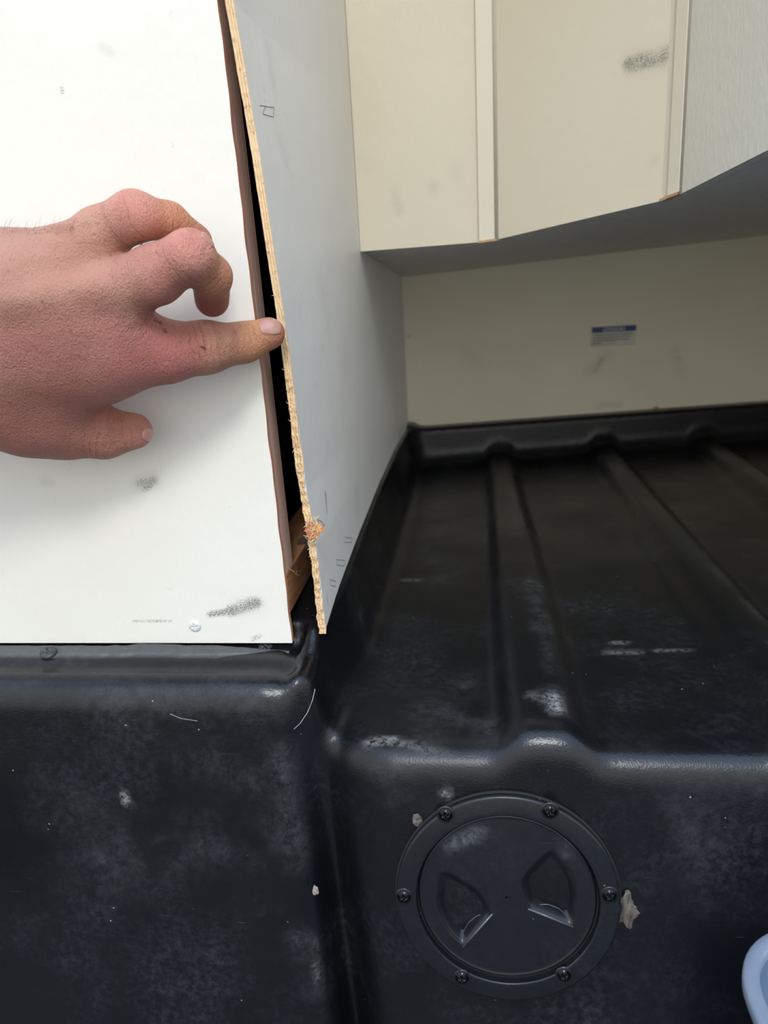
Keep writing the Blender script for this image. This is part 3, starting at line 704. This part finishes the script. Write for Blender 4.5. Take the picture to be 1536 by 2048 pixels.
# ------------------------------------------------------------ translucent tub, lower right
def tub():
    m, t, b = mat_new('translucent_plastic'); n = N(t)
    n.put(b, 'Base Color', n.mix(n.rng(n.noise(30, 3), .3, .7), (.50, .60, .74), (.42, .52, .66)))
    b.inputs['Roughness'].default_value = .28; b.inputs['Transmission Weight'].default_value = .35; b.inputs['IOR'].default_value = 1.3
    b.inputs['Subsurface Weight'].default_value = .2
    m2 = simple('frosted_rim', (.20, .24, .31), .3, nscale=90, var=.06); m3 = simple('blue_floor', (.10, .155, .23), .45, nscale=50); m4 = simple('white_insert', (.46, .50, .60), .35, nscale=60, var=.04)
    zt = -.27; cx, cy = .1805, .1855; hx, hy = .080, .0855; R = .036
    def ring(off, z, k=14, sh=0.):
        pts = []; r = max(.006, R-off)
        for sx, sy, a0 in ((1, 1, 0), (-1, 1, 90), (-1, -1, 180), (1, -1, 270)):
            for j in range(k):
                a_ = math.radians(a0+90*j/(k-1)); pts.append((cx+sx*(hx-off-r)+r*math.cos(a_), cy+sy*(hy-off-r)+r*math.sin(a_), z+sh))
        return pts
    def loft(name, rings, mat, parent, cap=False):
        V = sum(rings, []); n_ = len(rings[0]); Fc = []
        for i in range(len(rings)-1):
            for j in range(n_): Fc.append((i*n_+j, i*n_+(j+1) % n_, (i+1)*n_+(j+1) % n_, (i+1)*n_+j))
        if cap: Fc.append(tuple(range(n_*(len(rings)-1), n_*len(rings))))
        return mesh_obj(name, V, Fc, mat, parent, smooth=True)
    e = empty('plastic_tub', (cx, cy, ZF)); tag(e, 'translucent pale blue plastic tub cut off at the lower right corner', 'tub')
    loft('tub_rim', [ring(.0005, zt-.006), ring(0, zt-.0045), ring(0, zt-.001), ring(.0008, zt), ring(.0052, zt+.0004), ring(.0062, zt-.0005), ring(.0064, zt-.004)], m2, e)
    loft('tub_wall', [ring(.0062, zt-.003), ring(.0085, zt-.03), ring(.014, zt-.16), ring(.026, ZF+.004), ring(.030, ZF+.0005)], m, e, True)
    loft('inner_tray', [ring(.0064, zt-.004), ring(.0075, zt-.012), ring(.0145, zt-.016), ring(.016, zt-.016)], m3, e, True)
    loft('inner_lid', [ring(.0185, zt-.0155), ring(.0190, zt-.010), ring(.021, zt-.0085), ring(.024, zt-.0085)], m4, e, True)
tub()

# ------------------------------------------------------------ the hand
def H(px, py, off): return P(px, py, Y=Y0-off)
def rad(r, p): return r*depth_of(p)/F
def cone(p, a, b, ra, rb, sq=None):           # round cone
    ba = b-a; l2 = ba@ba; rr = ra-rb; a2 = l2-rr*rr; il2 = 1/l2
    pa = p-a; y = pa@ba; z = y-l2; x2 = ((pa*l2-ba*y[:, None])**2).sum(1); y2 = y*y*l2; z2 = z*z*l2
    k = np.sign(rr)*rr*rr*x2
    d = (np.sqrt(x2*a2*il2)+y*rr)*il2-ra
    d = np.where(np.sign(z)*a2*z2 > k, np.sqrt(x2+z2)*il2-rb, d)
    d = np.where(np.sign(y)*a2*y2 < k, np.sqrt(x2+y2)*il2-ra, d)
    return d
def J(x, y, off, r): p = H(x, y, off); return (p, rad(r, p))
chains = {
 'index': [J(235, 712, 46, 70) if False else J(235, 706, .044, 66), J(330, 704, .036, 60), J(412, 695, .027, 50), J(488, 685, .014, 37.5), J(538, 667, .0085, 31.5)],
 'middle': [J(215, 585, .050, 55), J(310, 550, .056, 56), J(379, 510, .059, 47), J(422, 552, .044, 39), J(424, 599, .027, 34)],
 'ring': [J(125, 525, .048, 56), J(200, 470, .052, 51), J(268, 432, .054, 46.5), J(338, 443, .042, 35), J(391, 482, .030, 33)],
 'little': [J(55, 535, .040, 48), J(105, 520, .036, 42), J(150, 520, .030, 36), J(190, 545, .018, 32), J(200, 585, .014, 28)],
 'thumb': [J(60, 832, .036, 70), J(140, 853, .028, 62), J(207, 866, .024, 49), J(268, 862, .021, 36)],
}
wr_t, wr_b = J(-170, 585, .058, 105), J(-170, 720, .058, 110)
el_t, el_b = J(-900, 560, .125, 150), J(-900, 720, .125, 150)
meta = [(wr_t, chains['middle'][0]), (wr_t, chains['ring'][0]), (wr_t, chains['little'][0]), (wr_b, chains['index'][0]), (wr_b, chains['thumb'][0]),
        (J(-60, 640, .050, 110), J(150, 640, .050, 82)), (J(-60, 700, .048, 115), J(190, 735, .040, 74)), (J(-60, 785, .044, 88), J(110, 810, .034, 78)), (J(-90, 655, .054, 95), J(225, 645, .049, 62)), (J(-60, 610, .056, 80), J(160, 590, .052, 66)),
        (wr_t, el_t), (wr_b, el_b)]
joints_bulge = [(chains['index'][0], 6), (chains['middle'][0], 5), (chains['ring'][0], 3)]
ten = [(J(20, 600, .0745, 16), J(205, 578, .0655, 18)), (J(-20, 560, .072, 16), J(120, 518, .0625, 16))]
def hand(p):
    palm = None
    for a_, b_ in meta:
        d = cone(p, a_[0], b_[0], a_[1], b_[1]); palm = d if palm is None else smin(palm, d, .016)
    for a_, b_ in ten: palm = smin(palm, cone(p, a_[0], b_[0], a_[1], b_[1]), .010)
    fin = None
    for nme, ch in chains.items():
        d = None
        for a_, b_ in zip(ch, ch[1:]):
            c = cone(p, a_[0], b_[0], a_[1], b_[1]); d = c if d is None else smin(d, c, .004)
        if nme == 'thumb': thumb = d
        else: fin = d if fin is None else smin(fin, d, .0012)
    d = smin(palm, fin, .0105); d = smin(d, thumb, .009)
    return d
hh = .00105
f, lo = field(hand, (-.62, .19, -.14), (-.06, .385, .085), hh, coarse=6, pad=1.6)
V, Q = surface_nets(f, lo, hh, hand)
anch = [((20, 650), .05, 60, (190, 138, 122)), ((60, 560), .06, 50, (196, 148, 126)), ((150, 560), .06, 45, (200, 150, 126)), ((120, 720), .06, 50, (188, 128, 116)), ((60, 830), .04, 60, (178, 118, 108)),
        ((250, 690), .05, 40, (190, 124, 116)), ((330, 705), .045, 35, (188, 118, 112)), ((370, 690), .04, 22, (196, 128, 116)), ((430, 690), .03, 28, (202, 148, 122)), ((510, 675), .015, 26, (208, 150, 110)), ((560, 665), .008, 14, (196, 120, 96)),
        ((200, 620), .06, 40, (200, 145, 128)), ((240, 540), .06, 30, (202, 150, 130)), ((320, 540), .065, 30, (204, 142, 126)), ((375, 480), .07, 26, (222, 150, 134)), ((435, 540), .045, 22, (206, 142, 112)), ((425, 610), .025, 24, (176, 104, 88)),  # skin tones with some shade painted in, most under the middle fingertip
        ((200, 460), .055, 30, (212, 158, 134)), ((270, 410), .06, 26, (224, 156, 136)), ((340, 440), .045, 26, (218, 148, 112)), ((405, 480), .03, 20, (206, 134, 110)),
        ((180, 860), .03, 36, (190, 132, 114)), ((260, 862), .022, 30, (198, 136, 116)), ((300, 865), .018, 16, (190, 128, 118)), ((-400, 640), .09, 200, (190, 134, 118))]
def lin(c): c = np.array(c)/255; return 1.08* np.where(c < .04045, c/12.92, ((c+.055)/1.055)**2.4)
wsum = np.zeros(len(V)); csum = np.zeros((len(V), 3))
for q, off, s, c in anch:
    p = H(*q, off); r_ = rad(s, p); w = np.exp(-((V-p)**2).sum(1)/(r_*r_)/2.1)+1e-9; wsum += w; csum += w[:, None]*lin(c)
colr = csum/wsum[:, None]
# wrinkle coordinates: distance along the nearest finger bone, mask near the knuckles
along = np.zeros(len(V)); best = np.full(len(V), 1e9); wr_m = np.zeros(len(V))
for nme, ch in chains.items():
    s0 = 0.
    for i, (a_, b_) in enumerate(zip(ch, ch[1:])):
        ab = b_[0]-a_[0]; L = np.linalg.norm(ab); t_ = np.clip(((V-a_[0])@ab)/L/L, -.2, 1.2); d = np.linalg.norm(V-(a_[0]+t_[:, None]*ab), axis=1)-a_[1]
        m = d < best; best[m] = d[m]; along[m] = s0+t_[m]*L; s0 += L
    js = ch[2:-1] if nme != 'thumb' else ch[2:3]
    for k, j in enumerate(js): wr_m = np.maximum(wr_m, np.exp(-((V-j[0])**2).sum(1)/(j[1]*1.45)**2)*(1 if k == 0 else .6))
wr_m *= sstep(.012, .003, best)
fing = sstep(.010, .002, best)
M_skin, t, b = mat_new('skin'); n = N(t)
base = n.attr('skin_and_shade', 'Color')
mott = n.noise(55, 4, .6); c = n.mix(n.rng(mott, .38, .68, 0, .30), base, (.50, .16, .13))
c = n.mix(n.math('MULTIPLY', n.rng(n.noise(38, 3, .6), .5, .75), .22), c, (.72, .50, .34))
fr_ = n.math('MULTIPLY', n.rng(n.voro(260), .26, .12), n.rng(n.noise(70, 3), .48, .62)); c = n.mix(n.math('MULTIPLY', fr_, .42), c, (.30, .09, .05))
fine = n.noise(1., 4, .7, n.mapping((2600, 1200, 1300))); c = n.mix(n.math('MULTIPLY', n.rng(fine, .56, .75), .28), c, (.74, .46, .38)); c = n.mix(n.math('MULTIPLY', n.rng(fine, .48, .30), .45), c, (.27, .085, .07))
al = n.attr('along'); wv = n.math('SINE', n.math('ADD', n.math('MULTIPLY', al, 2100.), n.math('MULTIPLY', n.noise(110, 3, .6), 7.)))
wrk = n.math('MULTIPLY', n.rng(wv, .35, 1.), n.attr('wrinkle')); wrk = n.math('MULTIPLY', wrk, n.rng(n.noise(150, 2), .35, .6))
c = n.mix(n.math('MULTIPLY', wrk, .34), c, (.22, .07, .045))
cut = n.attr('cut'); c = n.mix(n.math('MULTIPLY', cut, n.rng(n.noise(900, 2), .35, .5)), c, (.13, .012, .012))
n.put(b, 'Base Color', c); b.inputs['Subsurface Weight'].default_value = .12; b.inputs['Subsurface Radius'].default_value = (.004, .0015, .0008); b.inputs['Subsurface Scale'].default_value = .6
n.put(b, 'Roughness', n.rng(fine, .3, .7, .56, .44)); b.inputs['Specular IOR Level'].default_value = .4
cell = n.voro(950, feature='F1'); hgt_ = n.math('ADD', n.math('MULTIPLY', fine, 1.), n.math('MULTIPLY', cell, .5))
rel = n.noise(1., 5, .65, n.mapping((1150, 500, 420))); hgt_ = n.math('ADD', hgt_, n.math('MULTIPLY', rel, 1.6)); n1_ = n.bump(hgt_, .8, .0011); n2_ = n.bump(wrk, 1., -.0007, n1_); n3_ = n.bump(n.noise(85, 3), .6, .002, n2_)
n.put(b, 'Normal', n3_)
ho = mesh_obj('hand', V, Q, M_skin, smooth=True)
ca = ho.data.attributes.new('skin_and_shade', 'FLOAT_COLOR', 'POINT'); ca.data.foreach_set('color', np.concatenate([colr, np.ones((len(V), 1))], 1).astype('f').ravel())
attr(ho, 'along', along); attr(ho, 'wrinkle', wr_m)
def on_hand(px, py):
    d = ray(px, py); d = d/np.linalg.norm(d); t_ = .25
    for _ in range(90):
        v = hand((d*t_)[None])[0]; t_ += v*.8
        if v < 1e-5: break
    return d*t_
cuts = []
for a_, b_, r_ in (((310, 640), (322, 646), .0011), ((329, 658), (331, 664), .0007), ((402, 694), (410, 697), .0008), ((386, 437), (389, 439), .0008)):
    cuts.append((on_hand(*a_), on_hand(*b_), r_, 1.))
strokes(ho, 'cut', cuts)
tag(ho, 'left hand of a person pointing right, index fingertip in the gap of the plywood', 'person')
# nails
def nail(px, py, axis_px, L, Wd, name='nail', sh=.0004):
    p = on_hand(px, py); _, g = grad(hand, p[None], .0008); nrm = g[0]
    ax = on_hand(px+axis_px[0]*9, py+axis_px[1]*9)-p; ax -= nrm*(ax@nrm); ax /= np.linalg.norm(ax); sd = np.cross(nrm, ax)
    nu, nv = 20, 16; V = []
    for i in range(nu):
        for j in range(nv):
            s = -1+2*i/(nu-1); t_ = -1+2*j/(nv-1)
            x = s*math.sqrt(max(0, 1-.42*t_*t_)); y = t_*math.sqrt(max(0, 1-.30*s*s)) 
            V.append(p+ax*x*L/2+sd*y*Wd/2)
    V = np.array(V)
    for _ in range(5):
        d, g = grad(hand, V, .0006); V = V-g*d[:, None]
    ii = np.arange(nu*nv); s = -1+2*(ii//nv)/(nu-1); t_ = -1+2*(ii % nv)/(nv-1); e = np.maximum(np.abs(s), np.abs(t_))
    d, g = grad(hand, V, .0006); V = V+g*(sh+.0003*(1-e**2)-.0007*(e > .999))[:, None]
    Fc = [(i*nv+j, (i+1)*nv+j, (i+1)*nv+j+1, i*nv+j+1) for i in range(nu-1) for j in range(nv-1)]
    return mesh_obj(name, V, Fc, M_nail, ho, smooth=True)
M_nail, t, b = mat_new('nail'); n = N(t)
n.put(b, 'Base Color', n.mix(n.rng(n.noise(300, 3), .3, .7), (.50, .27, .22), (.43, .22, .18))); b.inputs['Roughness'].default_value = .28; b.inputs['Subsurface Weight'].default_value = .1; b.inputs['Subsurface Scale'].default_value = .002
nail(544, 651, (1, .12), .0128, .0110)
nail(298, 870, (.6, .7), .0095, .0075)
nail(417, 478, (.6, .8), .008, .0055)
# fine hairs on the back of the hand
hairs = []
for _ in range(170):
    if random.random() < .45: q = (random.uniform(5, 150), random.uniform(452, 470)+0)
    elif random.random() < .4: q = (random.uniform(10, 230), random.uniform(880, 912))
    else: q = (random.uniform(5, 240), random.uniform(480, 880))
    p = on_hand(*q)
    if abs(hand(p[None])[0]) > 2e-4: continue
    _, g = grad(hand, p[None], .0008); dirv = g[0]*.4+np.array([random.uniform(.1, .9), 0, random.uniform(-.5, .9)]); dirv /= np.linalg.norm(dirv)
    L = random.uniform(.003, .007); p2 = p+dirv*L*.5; p3 = p+dirv*L+np.array([random.uniform(0, .0015), 0, -.001]); hairs.append(tube([p, p2, p3], .000045, 3, .00002))
tag(mesh_obj('hand_hair', *merge(hairs), simple('hair_brown', (.20, .12, .07), .5), ho), 'fine brown hairs', kind='stuff')
